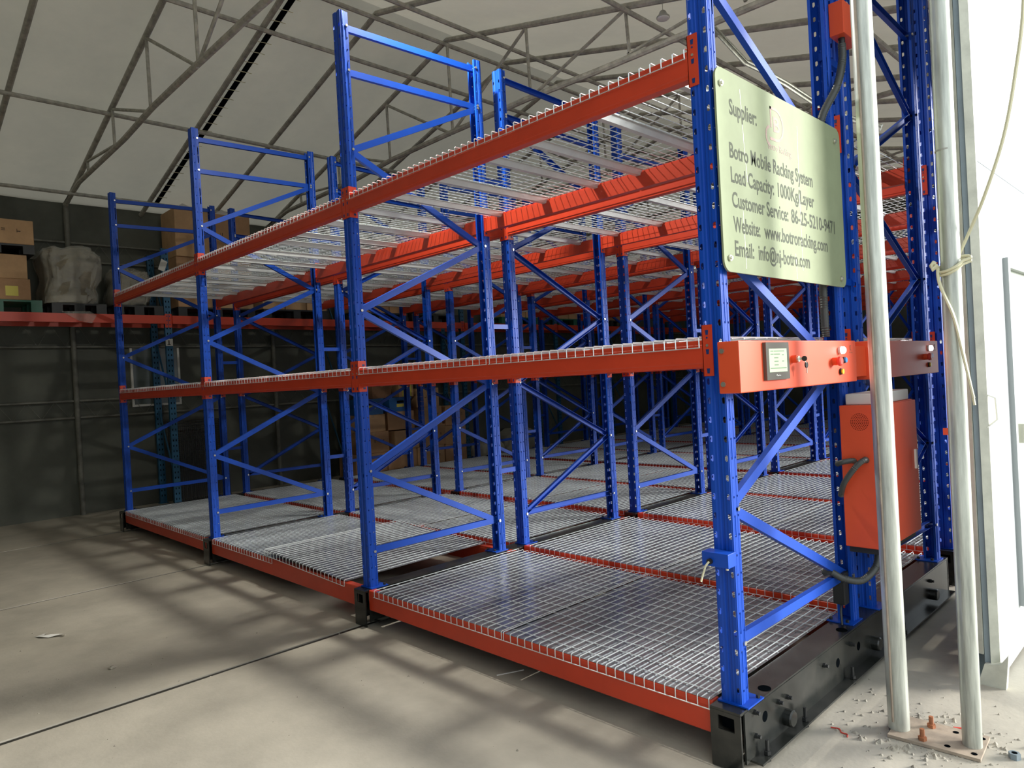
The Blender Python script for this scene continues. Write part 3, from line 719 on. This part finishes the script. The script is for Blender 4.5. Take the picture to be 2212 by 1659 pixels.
# status lights at the foot of the second end post
sl_ = ob('status_light', MB().box(WP+.001, WP+.010, D+PC-.25, D+PC-.2, Z(.2), Z(.25), BLACKP).mesh('status_light')); tag(sl_, 'small black light unit with red and green lamps on a rack post', 'status light')
ob('red_lamp', MB().cyl((WP+.010, D+PC-.238, Z(.225)), (1, 0, 0), .008, .006, REDL, 10).mesh('red_lamp'), sl_)
ob('green_lamp', MB().cyl((WP+.010, D+PC-.212, Z(.225)), (1, 0, 0), .006, .006, GRNL, 10).mesh('green_lamp'), sl_)

# ------------------------------------------------------------------ twin pipe column at the opening
pc = emp('twin_pipe_column', (.52, .66, 0), 'two grey steel pipes on one bolted base plate at the opening', 'column')
pl = MB().prism([(-.155, -.085), (.165, -.085), (.165, .125), (-.155, .125)], 'z', .002, .014, RUST).mesh('base_plate')
bp_ = ob('base_plate', pl, pc, rot=(0, 0, .06))
for (x, y) in ((-.035, -.055), (-.030, .075)):
    ob('anchor_bolt', MB().cyl((x, y, .014), (0, 0, 1), .009, .045, RUSTB, 8).cyl((x, y, .014), (0, 0, 1), .016, .014, RUSTB, 6).mesh('anchor_bolt'), bp_)
for (x, y) in ((.05, -.05), (.055, .085), (.14, -.055), (.145, .09)): ob('bolt_hole', MB().cyl((x, y, .0135), (0, 0, 1), .011, .0012, DARK, 12).mesh('bolt_hole'), bp_)
def big_pipe(x, y, r, dx, joint):
    b = MB(); hz = Z(3.9)
    b.tube([(x, y, .014), (x+dx*.4, y, hz*.4), (x+dx, y, hz)], r, POLE, 28)
    o = ob('pipe', b.mesh('pipe', True), pc); return o
p1 = big_pipe(-.132, -.008, .0405, -.012, False); p2 = big_pipe(.122, .022, .0345, .014, True)
ob('weld_seam', MB().tube([(-.140, -.050, .05), (-.146, -.050, 2.0), (-.152, -.050, 4.0)], .005, RUST, 5).mesh('weld_seam'), p1)
ob('joint_ring', MB().tube([(.128, .022, Z(2.10)), (.128, .022, Z(2.106))], .0355, PIPE, 24).mesh('joint_ring'), p2)
# cream cord tied round the thinner pipe
def smooth(pts, n=8):
    P = [Vector(p) for p in pts]; out = []
    for i in range(len(P)-1):
        p0, p1_, p2_, p3 = P[max(i-1, 0)], P[i], P[i+1], P[min(i+2, len(P)-1)]
        for k in range(n):
            t = k/n; out.append(.5*((2*p1_)+(-p0+p2_)*t+(2*p0-5*p1_+4*p2_-p3)*t*t+(-p0+3*p1_-3*p2_+p3)*t**3))
    return out+[P[-1]]
PX, PY = .650, .682
cd = emp('tied_cord', (PX, PY, Z(1.60)), 'cream cord knotted round the thinner pipe and hanging loose', 'cord')
zc = Z(1.60)
loop = [(PX+(.044+.022*(a < 1.6))*math.cos(a), PY+.044*math.sin(a), zc+.06+.03*math.sin(a+.5)) for a in [2*PI*k/20 for k in range(20)]]
ob('cord_loop', MB().tube([Vector(p)-Vector((PX, PY, zc)) for p in loop], .006, CORD, 6, closed=True).mesh('cord_loop', True), cd)
ob('cord_loop', MB().tube([Vector(p)-Vector((PX, PY, zc+.012)) for p in loop], .005, CORD, 6, closed=True).mesh('cord_loop', True), cd)
for dy in (0, .009):
    ob('loose_end', MB().tube([Vector(p)-Vector((PX, PY, zc)) for p in smooth([(PX-.040, PY-.030+dy, zc+.05), (PX-.03, PY-.048+dy, zc-.02), (PX+.012, PY-.050+dy, zc-.15), (PX+.040, PY-.045+dy, zc-.32), (PX+.062, PY-.04+dy, zc-.46-dy*3)])], .0055, CORD, 6).mesh('loose_end', True), cd)
ob('long_end', MB().tube([Vector(p)-Vector((PX, PY, zc)) for p in smooth([(PX+.02, PY+.04, zc+.10), (PX+.055, PY+.03, zc+.17), (PX+.12, PY, zc+.30), (PX+.19, PY-.01, zc+.50), (PX+.235, PY-.01, zc+.72), (PX+.27, PY-.01, zc+.98), (PX+.29, PY, zc+1.5), (PX+.30, PY+.02, zc+2.26)])], .0065, CORD, 6).mesh('long_end', True), cd)
ob('knot', MB().tube([(-.048, -.030, .075), (-.058, -.036, .060), (-.052, -.044, .045), (-.040, -.040, .056), (-.050, -.028, .066), (-.062, -.030, .052)], .009, CORD, 7).mesh('knot', True), cd)

# ------------------------------------------------------------------ fixed pallet rack along the dark wall
XF = -9.0
fr = emp('pallet_rack', (XF, 0, 0), 'fixed orange and teal pallet rack along the dark side wall', 'storage rack')
RY = [-4.4, -1.7, 1.0, 3.7, 6.4, 9.1, 11.8, 14.5]
def teal_post():
    b = MB(); h = Z(3.40)
    b.box(-.05, .0, -.045, -.042, 0, h, TEAL); b.box(-.05, .0, .042, .045, 0, h, TEAL); b.box(-.003, .0, -.042, .042, 0, h, TEAL)
    k = .1
    while k < h-.05:
        for y in (-.026, .014): b.box(-.0005, .0008, y, y+.012, k, k+.026, DARK)
        k += .075
    b.box(-.07, .03, -.06, .06, 0, .008, TEAL)
    return b.mesh('post')
TP = teal_post()
for y in RY:
    ob('post', TP, fr, (0, y, 0)); ob('post', TP, fr, (-.60, y, 0))
    for k in range(3):
        z = .3+k*1.05; b = MB().tube([(-.02, y, z), (-.58, y, z+1.05)], .014, TEAL, 4); ob('brace', b.mesh('brace'), fr)
for i in range(len(RY)-1):
    for x in (.003, -.600):
        bo = ob('beam', MB().prism([(x+(.03 if x > 0 else 0), Z(2.455)), (x+(.03 if x > 0 else 0), Z(2.34)), (x-.02, Z(2.34)), (x-.02, Z(2.455))], 'y', RY[i]+.048, RY[i+1]-.048, ORANGE).mesh('beam'), fr)
        if x > 0:
            for (yy, s) in ((RY[i]+.046, 1), (RY[i+1]-.046, -1)):
                b = MB().box(.001, .008, min(yy, yy-s*.042), max(yy, yy-s*.042), Z(2.29), Z(2.48), ORANGE)
                for z in (2.32, 2.38, 2.44): b.box(.0075, .009, yy-s*.028-.006, yy-s*.028+.006, Z(z), Z(z)+.018, HOLE_BLUE)
                ob('connector', b.mesh('connector'), bo)
ob('number_plate', MB().box(.001, .006, -.05+1.0, .045+1.0, Z(2.03), Z(2.13), PAPER).box(.006, .0065, .985, 1.0, Z(2.05), Z(2.11), PRINT).box(.006, .0065, .97, 1.015, Z(2.045), Z(2.053), PRINT).mesh('number_plate'), fr)
ob('hanging_card', MB().prism([(.90, Z(3.10)), (.98, Z(3.07)), (1.03, Z(3.21)), (.95, Z(3.25))], 'x', .01, .014, PAPER).mesh('hanging_card'), fr)
ZSH = Z(2.456)
def pallet(x, y, z, ly, lx, h, m, label, group=None):
    t = emp('pallet', (x, y, z), label, 'pallet', group)
    dk = MB()
    dk.box(-lx, 0, -ly/2, ly/2, h-.022, h, m); ob('deck_board', dk.mesh('deck_board'), t)
    for yy in (-ly/2, -.06, ly/2-.12):
        for xx in (-lx, -lx/2-.05, -.10): ob('block', MB().box(xx, xx+.10, yy, yy+.12, .02, h-.022, m).mesh('block'), t)
        ob('skid', MB().box(-lx, 0, yy, yy+.12, 0, .02, m).mesh('skid'), t)
    return t
def carton(x, y, z, lx, ly, h, m, label, rot=0.0, marks=0, flap=False, lab=None, group=None):
    """front face at x, spans y +- ly/2, stands on z"""
    t = emp('carton', (x-lx/2, y, z), label, 'cardboard box', group, (0, 0, rot))
    me = MB().box(-lx/2, lx/2, -ly/2, ly/2, 0, h, m).mesh('body'); bevel(me, .006, 1); ob('body', me, t)
    ob('tape', MB().box(lx/2-.004, lx/2+.001, -.03, .03, h*.82, h-.006, TAPE).box(-lx/2, lx/2, -.03, .03, h-.001, h+.001, TAPE).mesh('tape'), t)
    if marks:
        b = MB(); rr = random.Random(int(abs(x*100+y*77+z*53)))
        for k in range(marks):
            yy = -ly*.30+k*ly*.60/max(1, marks-1)
            for q in range(3):
                a = rr.uniform(-.02, .02); c_ = rr.uniform(-.02, .02)
                if rr.random() < .5: b.box(lx/2, lx/2+.001, yy-.020, yy+.020, h*.55+a, h*.55+a+.006, PRINT)
                else: b.box(lx/2, lx/2+.001, yy+c_-.003, yy+c_+.003, h*.55-.022, h*.55+.024, PRINT)
        ob('printed_mark', b.mesh('printed_mark'), t)
    if flap: ob('torn_flap', MB().add([(lx/2, -ly*.45, h), (lx/2+.03, -ly*.3, h+.06), (lx/2+.01, -ly*.1, h+.03), (lx/2+.02, ly*.1, h+.07), (lx/2+.02, ly*.3, h+.02), (lx/2, ly*.45, h+.04), (lx/2, ly*.45, h-.004), (lx/2, -ly*.45, h-.004)], [(0, 1, 2, 7), (2, 3, 6, 7), (3, 4, 5, 6)], PAPER).mesh('torn_flap'), t)
    if lab: ob('label', MB().box(lx/2, lx/2+.0015, lab[0], lab[1], lab[2], lab[3], YELLOW).mesh('label'), t)
    return t
def lump(x, y, z, rx, ry, rz, m, name, label, cat, seed=0, amp=.12, film=False, e=.55, drape=False):
    t = emp(name, (x, y, z), label, cat)
    def shape(k, mm, a2):
        b = MB(); nu, nv = 72, 40; vs = []; fs = []
        sg_ = lambda v, p: math.copysign(abs(v)**p, v)
        for i in range(nv+1):
            v = -PI/2+PI*i/nv
            for j in range(nu):
                u = 2*PI*j/nu
                p = Vector((sg_(math.cos(v), e)*sg_(math.cos(u), e)*rx*k, sg_(math.cos(v), e)*sg_(math.sin(u), e)*ry*k, rz+sg_(math.sin(v), e)*rz*k))
                q = noise.noise(Vector((p.x*2.2+seed, p.y*2.2, p.z*2.6)))*amp+noise.noise(Vector((p.x*8+seed, p.y*8, p.z*6)))*amp*a2+(abs(noise.noise(Vector((p.x*17, p.y*17+seed, p.z*9))))+.7*abs(noise.noise(Vector((p.x*34, p.y*34, p.z*22+seed)))))*amp*.28
                d = Vector((p.x, p.y, (p.z-rz))); d = d.normalized() if d.length > 0 else d
                p += d*q; p.z = max(p.z, .002); vs.append(p)
        for i in range(nv):
            for j in range(nu): fs.append((i*nu+j, i*nu+(j+1) % nu, (i+1)*nu+(j+1) % nu, (i+1)*nu+j))
        return b.add(vs, fs, mm).mesh('lump', True)
    ob('load', shape(1.0, m, .35), t)
    if film: ob('stretch_film', shape(1.04, FILM, .55), t)
    return t
# stack at the left: green pallet, two cartons, black pallet, carton
pallet(XF+.02, -.95, ZSH, .92, .62, .15, GREENP, 'green plastic pallet under the cartons beside the film-wrapped bundle')
carton(XF+.0, -.98, ZSH+.151, .60, .76, .262, CARD, 'brown carton with yellow label on the green pallet', lab=(.12, .25, .05, .17))
carton(XF-.02, -.99, ZSH+.414, .58, .74, .30, CARD2, 'plain brown carton on top of the yellow-labelled carton')
pallet(XF+.02, -.94, ZSH+.722, .80, .62, .115, BLACKP, 'black pallet lying on the plain carton beside the wrapped bundle')
carton(XF+.02, -.93, ZSH+.838, .60, .78, .30, CARD2, 'brown carton with faded print on the raised black pallet', marks=4)
# wrapped bundles
pallet(XF+.02, -.08, ZSH, .62, .62, .13, BLACKP, 'black pallet under the large film-wrapped bundle')
lump(XF-.30, -.12, ZSH+.133, .28, .285, .33, SACK, 'wrapped_bundle', 'large sack bundle wrapped in shiny stretch film', 'wrapped bundle', 3, .13, True, .38)
pallet(XF+.02, .63, ZSH, .62, .62, .13, BLACKP, 'black pallet under the smaller wrapped bundle beside the tall cartons')
lump(XF-.30, .635, ZSH+.133, .24, .21, .27, SACK, 'wrapped_bundle', 'smaller pale sack bundle in film beside the tall carton stack', 'wrapped bundle', 9, .13, True, .42)
# hanging film tail
tf = ob('film_scrap', MB().add([(XF+.045, -.30, ZSH+.02), (XF+.05, .02, ZSH+.03), (XF+.055, .10, ZSH-.02), (XF+.05, .04, ZSH-.13), (XF+.048, -.10, ZSH-.10)], [(0, 1, 2, 3, 4)], FILM).mesh('film_scrap')); tag(tf, 'scrap of clear film hanging over the orange wall rack beam', 'plastic film')
# tall cartons
pallet(XF+.02, 1.70, ZSH, 1.12, .64, .13, BLACKP, 'black pallet under the tall stack of four large cartons')
carton(XF, 1.425, ZSH+.131, .60, .545, .72, CARD, 'large lower carton of the tall stack, side nearer the wrapped bundles', marks=0)
carton(XF, 1.975, ZSH+.131, .60, .545, .72, CARD2, 'large lower carton of the tall stack, side away from the bundles')
carton(XF+.02, 1.425, ZSH+.853, .56, .545, .69, CARD2, 'large upper carton with torn flaps, side nearer the wrapped bundles', flap=True)
carton(XF+.02, 1.975, ZSH+.853, .56, .545, .67, CARD, 'large upper carton with torn flaps, side away from the bundles', flap=True, marks=2)
# further loads along the wall rack
yy = 2.95
far_loads = [(2.95, BLACKP, CARD2, .26, 'three pale cartons'), (4.55, BLACKP, CARD, .30, 'brown cartons'), (5.75, BLACKP, None, .3, ''), (8.0, GREENP, CARD2, .2, 'flat cartons'), (9.75, GREENP, CARD, .3, 'cartons'), (11.1, BLACKP, CARD3, .3, 'dark cartons')]
names = ['second', 'third', 'fourth', 'fifth', 'sixth', 'seventh']
for i, (y, pm, cm, h, d) in enumerate(far_loads):
    pn = 'black' if pm is BLACKP else 'green'
    pallet(XF+.02, y, ZSH, 1.10, .64, .14, pm, '%s pallet on the wall rack, %s load past the tall cartons' % (pn, ORD[i] if i else 'first'), 'pallets along the wall rack')
    if cm:
        for k in range(3):
            carton(XF-.01, y-.37+.37*k, ZSH+.141, .58, .355, h, cm, '%s carton of the %s load past the tall cartons on the wall rack' % (('near', 'middle', 'far')[k], ORD[i] if i else 'first'), group='cartons of the %s wall rack load' % (ORD[i] if i else 'first'))
    else:
        lump(XF-.28, y, ZSH+.141, .30, .42, .22, TARP, 'wrapped_bundle', 'flat grey bundle with hanging film, far along the wall rack', 'wrapped bundle', 5, .07, True)

# ------------------------------------------------------------------ heap of cartons on the floor by the wall
def heap(x, y, z, lx, ly, h, m, label, rot=0, marks=0, cls='c'):
    if cls == 'c': return carton(x, y, z, lx, ly, h, m, label, rot, marks)
    t = emp('plastic_crate', (x-lx/2, y, z), label, 'crate', None, (0, 0, rot))
    b = MB().box(-lx/2, lx/2, -ly/2, ly/2, 0, h-.02, CRATE).box(-lx/2-.012, lx/2+.012, -ly/2-.012, ly/2+.012, h-.04, h, CRATE).mesh('body'); ob('body', b, t)
    ob('handle_slot', MB().box(lx/2, lx/2+.013, -.07, .07, h-.10, h-.06, DARK).mesh('handle_slot'), t)
    ob('sticker', MB().box(lx/2, lx/2+.002, -.08, .08, h-.17, h-.115, YELLOW).mesh('sticker'), t); return t
XP = -8.92
heap(XP, 4.15, .0, .55, .62, .40, CARD, 'bottom carton of the heap, end nearer the mesh panels')
heap(XP, 4.79, .0, .55, .62, .40, CARD, 'bottom carton of the heap beside the blank-sided end carton', marks=0)
heap(XP, 5.43, .0, .55, .62, .40, CARD2, 'bottom carton in the middle of the heap, pale and printed', marks=3)
heap(XP, 6.02, .0, .55, .52, .38, CARD, 'last bottom carton of the heap beside the grey tarp')
heap(XP, 4.22, .401, .52, .60, .36, CARD, 'second layer carton with two rows of print in the heap', marks=5)
heap(XP+.02, 4.86, .402, .52, .58, .34, CARD2, 'second layer carton turned slightly in the heap', .12)
heap(XP, 5.50, .401, .52, .56, .38, CARD, 'second layer carton in the middle of the heap', marks=3)
heap(XP-.02, 6.05, .381, .52, .50, .36, CARD2, 'second layer carton at the tarp end of the heap', -.03)
heap(XP, 4.20, .762, .50, .52, .30, CARD2, 'third layer carton bulging under the blue crate', .05)
heap(XP+.02, 4.82, .762, .50, .52, .32, CARD, 'third layer carton leaning beside the bulging one', -.15)
heap(XP, 5.45, .782, .50, .54, .34, CARD2, 'third layer carton in the middle of the heap', .04, 2)
heap(XP, 6.04, .742, .48, .50, .36, CARD, 'third layer carton with a pale stripe at the tarp end', .02, 2)
heap(XP, 4.20, 1.063, .46, .46, .27, CRATE, 'blue plastic crate with yellow sticker on the heap', 0, 0, 'k')
heap(XP, 4.78, 1.083, .46, .48, .25, CRATE, 'second blue plastic crate on the heap, beside the stickered front one', .06, 0, 'k')
heap(XP, 5.42, 1.123, .48, .50, .34, CARD2, 'top carton with printed marks beside the blue crates', -.05, 4)
heap(XP-.02, 4.40, 1.334, .44, .46, .24, CARD3, 'dark open carton on top of the front blue crate', .2)
t = heap(XP, 4.92, 1.334, .40, .34, .26, CARD2, 'carton with a tall yellow sign on top of the heap', .1)
ob('yellow_sign', MB().box(.201, .206, -.10, .12, .01, .25, YELLOW).box(.206, .2065, -.06, .08, .06, .07, PRINT).box(.206, .2065, -.06, .08, .12, .13, PRINT).box(.206, .2065, -.03, -.01, .05, .20, PRINT).box(.206, .2065, .04, .06, .05, .20, PRINT).mesh('yellow_sign'), t)
for (x, y, rx, ry, rz, sd, lb) in ((-9.30, 7.02, .26, .42, .16, 2, 'low grey tarp bundle on the floor beside the carton heap'), (-9.30, 7.98, .26, .42, .24, 8, 'taller crumpled grey tarp bundle on the floor by the wall')):
    lump(x, y, 0.0, rx, ry, rz, TARP, 'tarp_bundle', lb, 'tarp', sd, .08)
# dark wire panels leaning under the wall rack
for k in range(4):
    y = 1.47; x = -9.50+k*.09
    b = MB(); w, h = .74, 1.18-k*.03
    for i in range(14): b.tube([(0, -w/2+w*i/13, .0), (0, -w/2+w*i/13, h)], .004, BLACKP, 4)
    for i in range(20): b.tube([(0, -w/2, .01+(h-.02)*i/19), (0, w/2, .01+(h-.02)*i/19)], .004, BLACKP, 4)
    b.tube([(0, -w/2, .01), (0, w/2, .01), (0, w/2, h), (0, -w/2, h)], .010, BLACKP, 6, closed=True)
    o = ob('leaning_mesh', b.mesh('leaning_mesh'), None, (x, y, .002), (0, -.05, 0)); tag(o, 'dark wire mesh panel leaning by the wall, %s out from it' % ('first', 'second', 'third', 'outermost')[k], 'mesh panel', 'dark mesh panels by the wall')

# ------------------------------------------------------------------ scraps and rubble
wp = ob('paper_scrap', MB().add([(0, 0, .002), (.06, -.015, .012), (.12, .0, .004), (.17, .035, .014), (.21, .03, .022), (.205, .055, .012), (.15, .065, .008), (.10, .03, .014), (.05, .025, .006), (.03, .07, .012), (.015, .06, .004)], [(0, 1, 8), (1, 2, 7, 8), (2, 3, 6, 7), (3, 4, 5, 6), (8, 9, 10, 0)], PAPER).mesh('paper_scrap'), None, (-4.20, -1.55, 0), (0, 0, .5)); tag(wp, 'crumpled strip of white paper on the concrete floor', 'paper scrap')
st = ob('pebble', MB().tube([(0, 0, .0), (0, 0, .008), (0, 0, .016)], .02, STONE, 7, radii=[.016, .022, .008]).mesh('pebble'), None, (-3.15, -1.36, 0)); tag(st, 'dark pebble on the floor near the white paper scrap', 'pebble')
stp = ob('white_strip', MB().box(-.075, .075, -.004, .004, 0, .003, PAPER).mesh('white_strip'), None, (-1.30, .04, 0), (0, 0, 1.15)); tag(stp, 'thin white plastic strip on the floor under the front rack', 'plastic strip')
rt_ = ob('red_thread', MB().tube(smooth([(0, 0, .003), (.03, .012, .004), (.05, -.005, .003), (.075, -.004, .004), (.085, -.02, .003)]), .003, REDTH, 5).mesh('red_thread', True), None, (.17, .50, 0), (0, 0, -.2)); tag(rt_, 'short red thread on the floor beside the pipe column', 'thread')
r3 = ob('red_tag', MB().box(0, .03, 0, .012, 0, .006, REDTH).mesh('red_tag'), None, (.55, .80, 0), (0, 0, .5)); tag(r3, 'small red plastic scrap behind the column base plate', 'plastic scrap')
r4 = ob('green_thread', MB().tube([(0, 0, .004), (.05, -.012, .004), (.08, -.01, .004)], .003, GREENTH, 5).mesh('green_thread'), None, (.60, .83, 0), (0, 0, -.3)); tag(r4, 'green thread on the floor behind the column base plate', 'thread')
nt_ = ob('floor_nut', MB().tube([(0, 0, 0), (0, 0, .022)], .02, GREYT, 6).cyl((0, 0, .0215), (0, 0, 1), .010, .001, DARK, 10).mesh('floor_nut'), None, (.775, .70, 0)); tag(nt_, 'grey steel nut on the floor beside the column base plate', 'nut')
rb = MB(); rg = random.Random(3)
for k in range(520):
    a = rg.random()
    if a < .62: x, y = .52+rg.gauss(0, .16), .66+rg.choice((-1, 1))*abs(rg.gauss(.12, .06)); 
    elif a < .8: x, y = rg.uniform(.12, .9), rg.uniform(-.2, 1.3)
    else: x, y = rg.uniform(-5, .0), rg.uniform(-2.2, -.15)
    s = abs(rg.gauss(.0, .006))+.0018 if a < .8 else abs(rg.gauss(0, .003))+.0015
    vs = [(x+s*rg.uniform(.6, 1.2)*math.cos(t), y+s*rg.uniform(.6, 1.2)*math.sin(t), 0) for t in (0, 1.3, 2.6, 4.0, 5.2)]+[(x, y, s*rg.uniform(.5, 1.1))]
    rb.add(vs, [(0, 1, 5), (1, 2, 5), (2, 3, 5), (3, 4, 5), (4, 0, 5)], STONE)
ro = ob('rubble', rb.mesh('rubble')); ro['kind'] = 'stuff'; tag(ro, 'crumbs of broken concrete and grit on the floor', 'rubble')
